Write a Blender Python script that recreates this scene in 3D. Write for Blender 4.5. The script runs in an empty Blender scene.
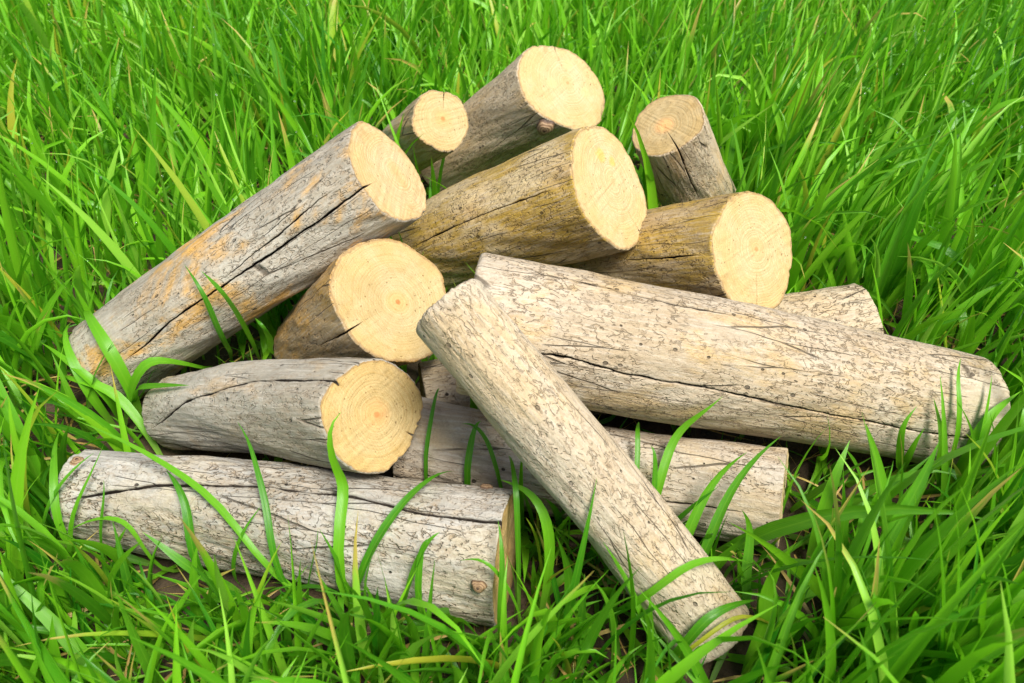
import bpy, math
import numpy as np
from mathutils import Matrix, Vector

rng = np.random.default_rng(11)
R = math.radians
scene = bpy.context.scene
COL = scene.collection

# ------------------------------------------------------------------ camera
FOC = 30.0
PITCH = R(39)
CAM = np.array([0, 0, 0.74])
FPX = FOC / 36 * 1024
FW = np.array([0, math.cos(PITCH), -math.sin(PITCH)])
UP = np.array([0, math.sin(PITCH), math.cos(PITCH)])
RT = np.array([1.0, 0, 0])


def ray(px, py):
    return FW + RT * (px - 512) / FPX + UP * (341.5 - py) / FPX


def proj(P):
    v = P - CAM
    d = v @ FW
    return 512 + FPX * (v @ RT) / d, 341.5 - FPX * (v @ UP) / d, d


cam = bpy.data.cameras.new('camera')
cam.lens = FOC
cam.sensor_width = 36
cam.clip_start = 0.02
cam.clip_end = 500
co = bpy.data.objects.new('camera', cam)
COL.objects.link(co)
co.location = CAM
co.rotation_euler = (math.pi / 2 - PITCH, 0, 0)
cam.dof.use_dof = True
cam.dof.focus_distance = 0.92
cam.dof.aperture_fstop = 9.0
scene.camera = co

# ------------------------------------------------------------------ light
SUN_TO = Vector((0.30, -0.38, 0.87)).normalized()
w = bpy.data.worlds.new('World')
scene.world = w
w.use_nodes = True
nt = w.node_tree
sky = nt.nodes.new('ShaderNodeTexSky')
sky.sky_type = 'NISHITA'
sky.sun_disc = False
sky.sun_elevation = math.asin(SUN_TO.z)
sky.sun_rotation = math.atan2(SUN_TO.x, SUN_TO.y)
sky.air_density = 1.0
sky.dust_density = 2.5
sky.ozone_density = 1.0
nt.links.new(sky.outputs[0], nt.nodes['Background'].inputs[0])
nt.nodes['Background'].inputs[1].default_value = 0.11
sl = bpy.data.lights.new('sun', 'SUN')
sl.energy = 4.3
sl.angle = R(24)
sl.color = (1.0, 0.965, 0.90)
so = bpy.data.objects.new('sun', sl)
COL.objects.link(so)
so.rotation_euler = (-SUN_TO).to_track_quat('-Z', 'Y').to_euler()
so.location = (2, -1, 4)

scene.view_settings.view_transform = 'Standard'
scene.view_settings.look = 'None'
scene.view_settings.exposure = 0.6
scene.view_settings.gamma = 1


# ------------------------------------------------------------------ helpers
class NT:
    """small node-tree builder"""

    def __init__(self, name):
        self.m = bpy.data.materials.new(name)
        self.m.use_nodes = True
        self.t = self.m.node_tree
        self.b = self.t.nodes['Principled BSDF']
        self.out = self.t.nodes['Material Output']

    def n(self, typ, **kw):
        x = self.t.nodes.new('ShaderNode' + typ)
        for k, v in kw.items():
            setattr(x, k, v)
        return x

    def put(self, sock, v):
        if hasattr(v, 'is_output'):
            self.t.links.new(v, sock)
        elif isinstance(v, (tuple, list)) and len(v) == 3 and sock.type == 'RGBA':
            sock.default_value = (*v, 1)
        else:
            sock.default_value = v

    def math(self, op, a, b=0.0, c=0.0, clamp=False):
        x = self.n('Math', operation=op, use_clamp=clamp)
        self.put(x.inputs[0], a)
        self.put(x.inputs[1], b)
        self.put(x.inputs[2], c)
        return x.outputs[0]

    def ramp(self, v, a, b, lo=0.0, hi=1.0):
        x = self.n('MapRange', interpolation_type='SMOOTHSTEP')
        self.put(x.inputs[0], v)
        x.inputs[1].default_value = a
        x.inputs[2].default_value = b
        x.inputs[3].default_value = lo
        x.inputs[4].default_value = hi
        return x.outputs[0]

    def mix(self, f, a, b, mode='MIX'):
        x = self.n('Mix', data_type='RGBA', blend_type=mode)
        self.put(x.inputs[0], f)
        self.put(x.inputs[6], a)
        self.put(x.inputs[7], b)
        return x.outputs[2]

    def mapping(self, v, sc=(1, 1, 1), loc=(0, 0, 0), rot=(0, 0, 0)):
        x = self.n('Mapping')
        self.put(x.inputs[0], v)
        x.inputs[1].default_value = loc
        x.inputs[2].default_value = rot
        x.inputs[3].default_value = sc
        return x.outputs[0]

    def noise(self, v, scale=1.0, detail=2.0, rough=0.5, dist=0.0):
        x = self.n('TexNoise')
        self.put(x.inputs['Vector'], v)
        x.inputs['Scale'].default_value = scale
        x.inputs['Detail'].default_value = detail
        x.inputs['Roughness'].default_value = rough
        x.inputs['Distortion'].default_value = dist
        return x.outputs[0]

    def bump(self, h, strength=0.5, dist=0.001, normal=None):
        x = self.n('Bump')
        x.inputs['Strength'].default_value = strength
        x.inputs['Distance'].default_value = dist
        self.put(x.inputs['Height'], h)
        if normal is not None:
            self.put(x.inputs['Normal'], normal)
        return x.outputs[0]


def mesh_obj(name, V, F, mat, parent=None, uv=None, attrs=None, smooth=True, world=None):
    """V (n,3) F (m,4) quads -> one mesh object"""
    me = bpy.data.meshes.new(name)
    V = np.ascontiguousarray(V, np.float32)
    F = np.ascontiguousarray(F, np.int32)
    k = F.shape[1]
    me.vertices.add(len(V))
    me.vertices.foreach_set('co', V.ravel())
    me.loops.add(F.size)
    me.loops.foreach_set('vertex_index', F.ravel())
    me.polygons.add(len(F))
    me.polygons.foreach_set('loop_start', np.arange(0, F.size, k, dtype=np.int32))
    me.polygons.foreach_set('use_smooth', np.full(len(F), smooth))
    me.update(calc_edges=True)
    if uv is not None:
        l = me.uv_layers.new(name='UVMap')
        l.data.foreach_set('uv', np.ascontiguousarray(uv[F.ravel()], np.float32).ravel())
    for an, av in (attrs or {}).items():
        a = me.attributes.new(an, 'FLOAT_COLOR', 'POINT')
        a.data.foreach_set('color', np.ascontiguousarray(av, np.float32).ravel())
    me.materials.append(mat)
    o = bpy.data.objects.new(name, me)
    COL.objects.link(o)
    if world is not None:
        o.matrix_world = world
    if parent is not None:
        o.parent = parent
    return o


def noise1(x, seed, n=64):
    r = np.random.default_rng(seed).uniform(-1, 1, n)
    x = np.asarray(x) % n
    i = np.floor(x).astype(int)
    f = x - i
    f = f * f * (3 - 2 * f)
    return r[i % n] * (1 - f) + r[(i + 1) % n] * f


def noise2(x, y, seed, n=64):
    r = np.random.default_rng(seed).uniform(-1, 1, (n, n))
    x = np.asarray(x) % n
    y = np.asarray(y) % n
    i = np.floor(x).astype(int)
    j = np.floor(y).astype(int)
    f = x - i
    g = y - j
    f = f * f * (3 - 2 * f)
    g = g * g * (3 - 2 * g)
    i1, j1 = (i + 1) % n, (j + 1) % n
    i, j = i % n, j % n
    return (r[i, j] * (1 - f) + r[i1, j] * f) * (1 - g) + (r[i, j1] * (1 - f) + r[i1, j1] * f) * g


# ------------------------------------------------------------------ materials
def wv_oc(m, oc):
    """coordinates jittered by noise so that cells are not round"""
    a = m.n('TexNoise')
    m.put(a.inputs['Vector'], oc)
    a.inputs['Scale'].default_value = 260
    b = m.n('VectorMath', operation='MULTIPLY_ADD')
    m.put(b.inputs[0], a.outputs['Color'])
    b.inputs[1].default_value = (0.006, 0.006, 0.006)
    m.put(b.inputs[2], oc)
    return b.outputs[0]


def bark_material(seed, pale, dark, patch, patch_amt, gallery, grain=1.0, thr=None):
    """weathered debarked wood: fine grain, beetle galleries, bore holes, hair cracks"""
    m = NT('weathered_wood')
    oc = m.n('TexCoord').outputs['Object']
    oc = m.mapping(oc, loc=(seed * 3.1, seed * 1.7, seed * 2.3))
    big = m.noise(m.mapping(oc, (9, 9, 5)), 1, 4, 0.6)
    pat = m.noise(m.mapping(oc, (17, 17, 9), (4, 2, 7)), 1, 5, 0.65, 0.4)
    streak = m.noise(m.mapping(oc, (190, 190, 9)), 1, 3, 0.6)
    streak2 = m.noise(m.mapping(oc, (420, 420, 34), (3, 3, 3)), 1, 2, 0.6)
    fine = m.noise(oc, 420, 4, 0.7)
    c = m.mix(m.ramp(big, 0.34, 0.66), pale, dark)
    c = m.mix(m.math('MULTIPLY', m.ramp(pat, thr or 0.50, (thr or 0.50) + 0.14), patch_amt), c, patch)
    c = m.mix(m.ramp(streak, 0.3, 0.72, 0.0, 0.4 * grain), c, m.mix(0.5, c, (0.11, 0.085, 0.055), 'MULTIPLY'))
    c = m.mix(m.ramp(streak2, 0.45, 0.7, 0.0, 0.30), c, (0.60, 0.55, 0.46))
    c = m.mix(m.ramp(fine, 0.35, 0.75, 0.0, 0.22), c, (0.12, 0.09, 0.06))
    ero_c = m.noise(m.mapping(wv_oc(m, oc), (210, 210, 85), (2, 2, 9)), 1, 4, 0.6)
    c = m.mix(m.ramp(ero_c, 0.52, 0.30, 0, 0.55), c, m.mix(0.75, c, (0.22, 0.15, 0.085)))
    # galleries: broken contour lines of a noise field
    g1 = m.noise(m.mapping(oc, (100, 100, 50), (1, 5, 2)), 1, 2.5, 0.55, 0.5)
    g2 = m.noise(m.mapping(oc, (170, 170, 84), (8, 1, 6)), 1, 1.5, 0.5, 0.5)
    l1 = m.ramp(m.math('ABSOLUTE', m.math('SUBTRACT', g1, 0.5)), 0.005, 0.028, 1, 0)
    l2 = m.ramp(m.math('ABSOLUTE', m.math('SUBTRACT', g2, 0.47)), 0.005, 0.032, 1, 0)
    k1 = m.ramp(m.noise(m.mapping(oc, (150, 150, 100), (5, 9, 1)), 1, 1, 0.5), 0.47, 0.57)
    k2 = m.ramp(m.noise(m.mapping(oc, (190, 190, 130), (2, 7, 3)), 1, 1, 0.5), 0.46, 0.56)
    area = m.ramp(m.noise(m.mapping(oc, (14, 14, 9), (6, 6, 1)), 1, 2, 0.5), 0.34, 0.56)
    l1 = m.math('MULTIPLY', m.math('MULTIPLY', l1, k1), area)
    l2 = m.math('MULTIPLY', m.math('MULTIPLY', l2, k2), area)
    gal = m.math('MULTIPLY', m.math('MAXIMUM', l1, l2), gallery)
    halo = m.ramp(m.math('ABSOLUTE', m.math('SUBTRACT', g1, 0.5)), 0.02, 0.13, 1, 0)
    halo = m.math('MULTIPLY', m.math('MULTIPLY', halo, area), 0.5 * gallery)
    c = m.mix(halo, c, m.mix(0.6, c, (0.36, 0.24, 0.12)))
    # bore holes
    vo = m.n('TexVoronoi', feature='F1')
    m.put(vo.inputs['Vector'], m.mapping(oc, (1, 1, 0.75)))
    vo.inputs['Scale'].default_value = 85
    sep = m.n('SeparateColor')
    m.put(sep.inputs[0], vo.outputs['Color'])
    hole = m.math('MULTIPLY', m.ramp(m.math('SUBTRACT', vo.outputs['Distance'], m.math('MULTIPLY', sep.outputs[1], 0.12)), 0.03, 0.09, 1, 0),
                  m.ramp(sep.outputs[0], 0.74, 0.78))
    vo2 = m.n('TexVoronoi', feature='F1')
    m.put(vo2.inputs['Vector'], m.mapping(wv_oc(m, oc), (1, 1, 0.6)))
    vo2.inputs['Scale'].default_value = 190
    sep2 = m.n('SeparateColor')
    m.put(sep2.inputs[0], vo2.outputs['Color'])
    pits = m.math('MULTIPLY', m.ramp(vo2.outputs['Distance'], 0.16, 0.34, 1, 0), m.ramp(sep2.outputs[0], 0.72, 0.8))
    pits = m.math('MULTIPLY', m.math('MULTIPLY', pits, area), gallery)
    hole = m.math('MULTIPLY', hole, min(1.0, gallery + 0.2))
    # hair cracks along the grain
    suv = m.n('TexCoord').outputs['UV']
    wv = m.n('VectorMath', operation='MULTIPLY_ADD')
    wn = m.n('TexNoise')
    m.put(wn.inputs['Vector'], m.mapping(oc, (40, 40, 22)))
    wn.inputs['Scale'].default_value = 1
    m.put(wv.inputs[0], wn.outputs['Color'])
    wv.inputs[1].default_value = (0.005, 0.0, 0.0)
    m.put(wv.inputs[2], suv)
    hv = m.n('TexVoronoi', feature='DISTANCE_TO_EDGE', voronoi_dimensions='2D')
    m.put(hv.inputs['Vector'], m.mapping(wv.outputs[0], (46, 3.4, 1), (seed * 1.3, 3, 0)))
    hv.inputs['Scale'].default_value = 1
    hair = m.math('MULTIPLY', m.ramp(hv.outputs['Distance'], 0.004, 0.020, 1, 0),
                  m.ramp(m.noise(m.mapping(oc, (16, 16, 9)), 1, 2, 0.5), 0.5, 0.58))
    galc = m.mix(m.ramp(m.noise(oc, 60, 2, 0.5), 0.35, 0.65), (0.30, 0.195, 0.095), (0.12, 0.078, 0.04))
    c = m.mix(m.math('MULTIPLY', gal, 0.62), c, galc)
    c = m.mix(m.math('MULTIPLY', pits, 0.7), c, (0.10, 0.062, 0.03))
    c = m.mix(m.math('MULTIPLY', hole, 0.92), c, (0.03, 0.02, 0.012))
    c = m.mix(m.math('MULTIPLY', hair, 0.75), c, (0.05, 0.035, 0.02))
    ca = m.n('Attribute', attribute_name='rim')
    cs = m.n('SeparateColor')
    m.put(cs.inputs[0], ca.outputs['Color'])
    c = m.mix(m.ramp(cs.outputs[0], 0.25, 0.75, 0, 0.95), c, (0.028, 0.019, 0.012))  # crack walls coloured near black for dirt and the shade inside
    m.put(m.b.inputs['Base Color'], c)
    m.b.inputs['Roughness'].default_value = 0.78
    m.b.inputs['Specular IOR Level'].default_value = 0.3
    h = m.math('ADD', m.math('MULTIPLY', streak, 0.5), m.math('MULTIPLY', streak2, 0.25))
    h = m.math('ADD', h, m.math('MULTIPLY', fine, 0.35))
    ero = m.noise(m.mapping(wv_oc(m, oc), (210, 210, 85), (2, 2, 9)), 1, 4, 0.6)
    h = m.math('ADD', h, m.math('MULTIPLY', ero, 0.3 + 0.9 * gallery))
    h = m.math('SUBTRACT', h, m.math('MULTIPLY', gal, 1.5))
    h = m.math('SUBTRACT', h, m.math('MULTIPLY', pits, 1.5))
    h = m.math('SUBTRACT', h, m.math('MULTIPLY', hole, 2.0))
    h = m.math('SUBTRACT', h, m.math('MULTIPLY', hair, 1.2))
    m.put(m.b.inputs['Normal'], m.bump(h, 1.0, 0.0018))
    return m.m


def face_material(seed, base, pith=0.6, spots=(), stain=0.0):
    """sawn end grain: rings around the pith (UV is metres from the pith)"""
    m = NT('sawn_end_grain')
    uv = m.n('TexCoord').outputs['UV']
    wob = m.noise(m.mapping(uv, (22, 22, 1), (seed, seed * 2, 0)), 1, 3, 0.5)
    ln = m.n('VectorMath', operation='LENGTH')
    m.put(ln.inputs[0], uv)
    rad = ln.outputs['Value']
    r2 = m.math('ADD', rad, m.math('MULTIPLY', m.math('SUBTRACT', wob, 0.5), 0.010))
    ringn = m.n('TexNoise', noise_dimensions='1D')
    m.put(ringn.inputs['W'], m.math('MULTIPLY_ADD', r2, 420, seed * 7))
    ringn.inputs['Scale'].default_value = 1
    ringn.inputs['Detail'].default_value = 3
    ring = m.ramp(ringn.outputs[0], 0.38, 0.66)
    saw = m.noise(m.mapping(uv, (900, 22, 1), (seed, 1, 0), (0, 0, seed * 1.3)), 1, 3, 0.6)
    fib = m.noise(m.mapping(uv, (1, 1, 1)), 800, 3, 0.7)
    blot = m.noise(m.mapping(uv, (1, 1, 1), (seed, 4, 0)), 28, 4, 0.6)
    b = np.array(base)
    c = m.mix(m.math('MULTIPLY', ring, 0.45), tuple(b), tuple(b * (0.76, 0.64, 0.45)))
    c = m.mix(m.ramp(r2, 0.028, 0.062, 0, 0.5), c, tuple(b * (1.0, 0.86, 0.60)))
    c = m.mix(m.ramp(blot, 0.4, 0.68, 0, 0.45), c, tuple(np.minimum(b * (1.05, 1.1, 1.3), 0.9)))
    c = m.mix(m.ramp(saw, 0.42, 0.7, 0, 0.40), c, tuple(b * (0.70, 0.60, 0.42)))
    c = m.mix(m.ramp(fib, 0.53, 0.70, 0, 0.75), c, tuple(b * (0.55, 0.42, 0.26)))
    # sparse dark specks
    vo = m.n('TexVoronoi', feature='F1')
    m.put(vo.inputs['Vector'], uv)
    vo.inputs['Scale'].default_value = 240
    sc = m.n('SeparateColor')
    m.put(sc.inputs[0], vo.outputs['Color'])
    spk = m.math('MULTIPLY', m.ramp(vo.outputs['Distance'], 0.12, 0.26, 1, 0),
                 m.ramp(sc.outputs[0], 0.55, 0.63))
    spk = m.math('MULTIPLY', spk, m.ramp(m.noise(uv, 34, 2, 0.5), 0.44, 0.6))
    c = m.mix(m.math('MULTIPLY', spk, 0.65), c, (0.20, 0.11, 0.03))
    # pith dot, heart halo
    c = m.mix(m.math('MULTIPLY', m.ramp(r2, 0.006, 0.018, 1, 0), 0.6 * pith), c, (0.70, 0.34, 0.12))
    c = m.mix(m.math('MULTIPLY', m.ramp(rad, 0.0018, 0.0042, 1, 0), pith), c, (0.48, 0.19, 0.06))
    for (sx, sy, sr, col) in spots:
        v = m.n('VectorMath', operation='DISTANCE')
        m.put(v.inputs[0], uv)
        v.inputs[1].default_value = (sx, sy, 0)
        d = m.math('ADD', v.outputs['Value'], m.math('MULTIPLY', m.math('SUBTRACT', m.noise(uv, 190, 3, 0.6), 0.5), sr))
        c = m.mix(m.ramp(d, sr * 0.5, sr * 1.2, 0.55, 0), c, col)
    ra = m.n('Attribute', attribute_name='rim')
    rs = m.n('SeparateColor')
    m.put(rs.inputs[0], ra.outputs['Color'])
    rr = m.math('ADD', rs.outputs[0], m.math('MULTIPLY', m.math('SUBTRACT', m.noise(uv, 130, 3, 0.65), 0.5), 0.10))
    c = m.mix(m.ramp(rr, 0.955, 0.995, 0, 0.8), c, (0.30, 0.19, 0.085))
    dirt = m.noise(m.mapping(uv, (1, 1, 1), (seed + 5, 2, 0)), 40, 5, 0.7)
    c = m.mix(m.math('MULTIPLY', m.ramp(dirt, 0.53, 0.72, 0, 0.55), m.ramp(rr, 0.25, 0.95)), c, tuple(b * (0.62, 0.52, 0.36)))
    c = m.mix(m.ramp(rs.outputs[1], 0.25, 0.8, 0, 0.92), c, (0.06, 0.035, 0.015))  # cracks across the face: dirt and inner shade put into the colour
    if stain:
        st = m.noise(m.mapping(uv, (1, 1, 1), (seed + 3, 9, 0)), 16, 4, 0.6)
        c = m.mix(m.ramp(st, 0.5, 0.7, 0, stain), c, tuple(b * (0.62, 0.5, 0.3)))
    m.put(m.b.inputs['Base Color'], c)
    m.b.inputs['Roughness'].default_value = 0.82
    m.b.inputs['Specular IOR Level'].default_value = 0.2
    h = m.math('ADD', m.math('MULTIPLY', saw, 0.8), m.math('MULTIPLY', fib, 0.7))
    h = m.math('ADD', h, m.math('MULTIPLY', ring, 0.25))
    h = m.math('SUBTRACT', h, spk)
    m.put(m.b.inputs['Normal'], m.bump(h, 0.8, 0.0013))
    return m.m


def knot_material():
    m = NT('knot_wood')
    uv = m.n('TexCoord').outputs['UV']
    ln = m.n('VectorMath', operation='LENGTH')
    m.put(ln.inputs[0], uv)
    r_ = m.math('ADD', ln.outputs['Value'], m.math('MULTIPLY', m.noise(uv, 3, 3, 0.6), 0.25))
    ringn = m.math('SINE', m.math('MULTIPLY', r_, 26))
    c = m.mix(m.ramp(ringn, -0.5, 0.9), (0.31, 0.20, 0.105), (0.17, 0.095, 0.045))
    c = m.mix(m.ramp(ln.outputs['Value'], 0.1, 0.22, 1, 0), c, (0.05, 0.025, 0.012))
    c = m.mix(m.ramp(ln.outputs['Value'], 0.82, 0.98), c, (0.06, 0.035, 0.02))
    m.put(m.b.inputs['Base Color'], c)
    m.b.inputs['Roughness'].default_value = 0.7
    m.put(m.b.inputs['Normal'], m.bump(ringn, 0.5, 0.0006))
    return m.m


# ------------------------------------------------------------------ logs
class Log:
    pass


LOGS = {}


def cyl_hit(L, px, py):
    """where the sight line meets the tapered log: (s, theta, depth) or None"""
    d = ray(px, py)
    best = None
    lo = None
    for t in np.linspace(0.35, 2.2, 1600):
        p = L.Minv @ Vector((*(CAM + d * t), 1))
        q = p.z / L.len
        if 0 <= q <= 1 and math.hypot(p.x, p.y) <= L.r0 + (L.r1 - L.r0) * q:
            return p.z, math.atan2(p.y, p.x), t
    return None


def build_log(key, near, far, rn, rf, label, bark, face, cracks=(), pith=(0.0, 0.0), ell=(0.0, 0.0), bow=0.0,
              edge=0.0014, rough=1.0, swell=0.0, face_crack=0.8, lobe=None, cut=0.0, trim=(0, 0)):
    L = Log()
    near, far = np.array(near), np.array(far)
    ax = near - far
    ax0 = ax / np.linalg.norm(ax)
    near = near - ax0 * trim[0]
    far = far + ax0 * trim[1]
    ax = near - far
    L.len = float(np.linalg.norm(ax))
    ax /= L.len
    y = np.array([0, 0, 1.0]) - ax * ax[2]
    y /= np.linalg.norm(y)
    x = np.cross(y, ax)
    L.M = Matrix(((x[0], y[0], ax[0], far[0]), (x[1], y[1], ax[1], far[1]), (x[2], y[2], ax[2], far[2]), (0, 0, 0, 1)))
    L.Minv = L.M.inverted()
    L.r0, L.r1 = rf, rn
    L.near, L.far = near, far
    LOGS[key] = L
    seed = sum(ord(ch) for ch in key) * 13
    # crack lines from surface points
    cr = []
    for (pts, hw, dep, e0, e1) in cracks:
        if pts[0] == 'rim':
            cr.append((np.array([L.len - 0.055, L.len]), np.array([pts[1], pts[1]]), hw, dep, 0.0, 0.0))
            continue
        sp = []
        for p in pts:
            h = cyl_hit(L, *p)
            if h:
                sp.append(h[:2])
        if len(sp) < 2:
            continue
        sp.sort()
        ss = np.array([q[0] for q in sp])
        th = np.unwrap(np.array([q[1] for q in sp]))
        cr.append((ss, th, hw, dep, e0, e1))
    rings = np.concatenate([[0, 0.0008, 0.0016, 0.0026, 0.004, 0.006], np.linspace(0.009, L.len - 0.009, int(L.len / 0.0028)),
                            [L.len - 0.006, L.len - 0.004, L.len - 0.0026, L.len - 0.0016, L.len - 0.0008, L.len]])
    ns = len(rings)
    cuse = []
    for k, (ss, th, hw, dep, e0, e1) in enumerate(cr):
        if len(ss) > 2:
            t = np.interp(rings, ss, th)
            # extrapolate ends
        else:
            t = th[0] + (rings - ss[0]) * (th[1] - th[0]) / max(1e-6, ss[1] - ss[0])
        wig = (noise1(rings * 22, seed + k) * 0.0016 + noise1(rings * 130, seed + k + 5) * 0.0005 +
               noise1(rings * 520, seed + k + 9) * 0.00035) / rn
        t = t + wig
        a, b = ss[0] - e0, ss[-1] + e1
        amt = np.clip((rings - a) / 0.05, 0, 1) * np.clip((b - rings) / 0.05, 0, 1)
        if b >= L.len - 0.002:
            amt = np.clip((rings - a) / 0.05, 0, 1)
        if a <= 0.002:
            amt = np.clip((b - rings) / 0.05, 0, 1)
        amt = amt ** 0.7
        wid = hw * (0.35 + 0.65 * amt) * (0.95 + 0.4 * noise1(rings * 60, seed + 30 + k))
        cuse.append((t, wid, dep, amt))
    # nominal columns
    base = np.linspace(-math.pi, math.pi, 221)[:-1]
    cols = [(float(t), None, 0.0) for t in base]
    offs = [-1.6, -1.0, -0.8, -0.4, 0, 0.4, 0.8, 1.0, 1.6]
    for k, (t, wid, dep, amt) in enumerate(cuse):
        tm = float((np.mean(t) + math.pi) % (2 * math.pi) - math.pi)
        gap = 2.4 * float(np.max(wid)) / rn
        cols = [q for q in cols if q[1] is not None or abs((q[0] - tm + math.pi) % (2 * math.pi) - math.pi) > gap]
        for o_ in offs:
            cols.append((tm + o_ * float(np.mean(wid)) / rn, k, o_))
    cols.sort(key=lambda q: q[0])
    nc = len(cols)
    nom = np.array([q[0] for q in cols])
    TH = np.tile(nom, (ns, 1))
    # shift all columns smoothly with the crack nearest to them
    if cuse:
        tms = np.array([float((np.mean(t) + math.pi) % (2 * math.pi) - math.pi) for (t, *_r) in cuse])
        sh = np.array([t - np.mean(t) for (t, *_r) in cuse])          # k, ns
        o_ = np.argsort(tms)
        tp = np.concatenate([tms[o_] - 2 * math.pi, tms[o_], tms[o_] + 2 * math.pi])
        for i in range(ns):
            v = sh[o_, i]
            TH[i] += np.interp(nom, tp, np.concatenate([v, v, v]))
        for j, (t0, k, of) in enumerate(cols):
            if k is not None:
                t, wid, dep, amt = cuse[k]
                TH[:, j] = t - np.mean(t) + tms[k] + of * wid / rn
    S = np.tile(rings[:, None], (1, nc))
    q = S / L.len
    RR = rf + (rn - rf) * q
    e = ell[0] * np.cos(2 * (TH - ell[1])) + 0.018 * np.cos(3 * TH + seed) + 0.012 * np.cos(5 * TH + seed * 2 + q * 2)
    RR = RR * (1 + e)
    RR += rough * (0.0030 * noise2(np.cos(TH) * 1.6 + 9, np.sin(TH) * 1.6 + S * 11, seed + 1) + 0.0012 * noise2(np.cos(TH) * 5 + 9, np.sin(TH) * 5 + S * 30, seed + 4) +
                   0.0004 * noise2(TH * 12 * 64 / (24 * math.pi) + 20, S * 60, seed + 2) +
                   0.0004 * noise2(np.cos(TH) * 26 + 30, np.sin(TH) * 26 + S * 60, seed + 3))
    if swell:
        RR *= 1 + swell * np.clip((q - 0.62) / 0.38, 0, 1) ** 2
    if lobe:
        for (la, lw, lamt, l0) in lobe:
            d = (TH - la + math.pi) % (2 * math.pi) - math.pi
            RR += lamt * np.exp(-(d / lw) ** 2) * np.clip((S - l0) / (L.len - l0), 0, 1) ** 1.3
    DIRT_SHADE = np.zeros((ns, nc))  # crack mask for painted-in shade and dirt
    # rounded and frayed rims
    for e_, dist in ((0, S), (1, L.len - S)):
        fr = 1 + 0.35 * noise1(nom * 16 / math.pi + 64, seed + 71 + e_) + 0.6 * noise1(nom * 9.7, seed + 75) * noise1(nom * 64 / math.pi + 64, seed + 76)
        chip = np.clip(noise1(nom * 24 / math.pi + 64, seed + 78 + e_) - 0.62, 0, 1) * 0.006
        u = np.clip(1 - dist / (edge * 1.15), 0, 1)
        RR -= (edge * fr)[None] * (1 - np.sqrt(np.maximum(0, 1 - u * u))) + chip[None] * np.clip(1 - dist / 0.007, 0, 1)
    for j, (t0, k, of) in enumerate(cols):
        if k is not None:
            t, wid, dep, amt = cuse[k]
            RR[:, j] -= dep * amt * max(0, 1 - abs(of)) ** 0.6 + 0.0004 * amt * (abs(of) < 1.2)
            DIRT_SHADE[:, j] = amt * (1.0 if abs(of) < 0.7 else 0.85 if abs(of) < 0.9 else 0.0)
    bx = bow * np.sin(math.pi * np.clip(q, 0, 1))
    X = RR * np.cos(TH)
    Y = RR * np.sin(TH) + bx
    # oblique saw cut at the near end (degrees)
    vw = CAM - near
    vw /= np.linalg.norm(vw)
    nl = ax + math.tan(R(cut)) * (vw - ax * (vw @ ax)) / max(1e-6, np.linalg.norm(vw - ax * (vw @ ax)))
    kx, ky = -(nl @ x), -(nl @ y)
    S = S + (X * kx + Y * ky) * np.clip((q - 0.55) / 0.45, 0, 1)
    V = np.stack([X, Y, S], 2).reshape(-1, 3)
    ii, jj = np.meshgrid(np.arange(ns - 1), np.arange(nc), indexing='ij')
    j2 = (jj + 1) % nc
    F = np.stack([ii * nc + jj, ii * nc + j2, (ii + 1) * nc + j2, (ii + 1) * nc + jj], 2).reshape(-1, 4)
    o = bpy.data.objects.new('log', None)
    o.empty_display_size = 0.05
    COL.objects.link(o)
    o.matrix_world = L.M
    suv = np.stack([((TH + math.pi / 2) % (2 * math.pi)) * rn, S], 2).reshape(-1, 2)
    stem = mesh_obj('stem', V, F, bark, parent=o, uv=suv, attrs={'rim': np.repeat(DIRT_SHADE.reshape(-1, 1), 4, 1)})
    o['label'] = label
    o['category'] = 'log'
    o['group'] = 'cut logs heaped on the grass'
    L.obj = o
    L.stem = stem
    # sawn ends
    for end in (1, 0):
        rim = np.stack([X[-1], Y[-1]], 1) if end else np.stack([X[0], Y[0]], 1)
        cz = L.len if end else 0.0
        pc = np.array(pith) * (rn if end else rf) + np.array([0, 0])
        qs = np.concatenate([[1, 0.985], np.linspace(0.955, 0.06, 24)])
        P, dirt_shade = [], []
        for n_, qq in enumerate(qs):
            xy = pc + (rim - pc) * qq
            z = np.zeros(nc)
            if n_ > 0:
                z += 0.0005 * noise2(xy[:, 0] * 160 + 30, xy[:, 1] * 160 + 30, seed + 90 + end)
                z += 0.0005 * noise2(xy[:, 0] * 30 + 30, xy[:, 1] * 400 + 30, seed + 93 + end)
                for j, (t0, k, of) in enumerate(cols):
                    if k is not None and abs(of) < 0.95:
                        t, wid, dep, amt = cuse[k]
                        a_ = amt[-1] if end else amt[0]
                        z[j] -= 0.010 * a_ * (1 - abs(of)) ** 0.6 * max(0, min(1, (qq - (1 - face_crack)) / 0.2))
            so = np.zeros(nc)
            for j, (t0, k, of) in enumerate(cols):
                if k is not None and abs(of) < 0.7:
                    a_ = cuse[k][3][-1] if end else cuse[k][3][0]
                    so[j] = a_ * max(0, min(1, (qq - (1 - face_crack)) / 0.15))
            dirt_shade.append(so)
            P.append(np.stack([xy[:, 0], xy[:, 1], cz + (z + xy[:, 0] * kx + xy[:, 1] * ky if end else -z)], 1))
        V2 = np.concatenate(P + [np.array([[pc[0], pc[1], cz + (pc[0] * kx + pc[1] * ky if end else 0)]])])
        ii, jj = np.meshgrid(np.arange(len(qs) - 1), np.arange(nc), indexing='ij')
        j2 = (jj + 1) % nc
        F2 = np.stack([ii * nc + jj, ii * nc + j2, (ii + 1) * nc + j2, (ii + 1) * nc + jj], 2).reshape(-1, 4)
        c_i = len(V2) - 1
        b_ = (len(qs) - 1) * nc
        even = np.arange(0, nc - 1, 2)
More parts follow.
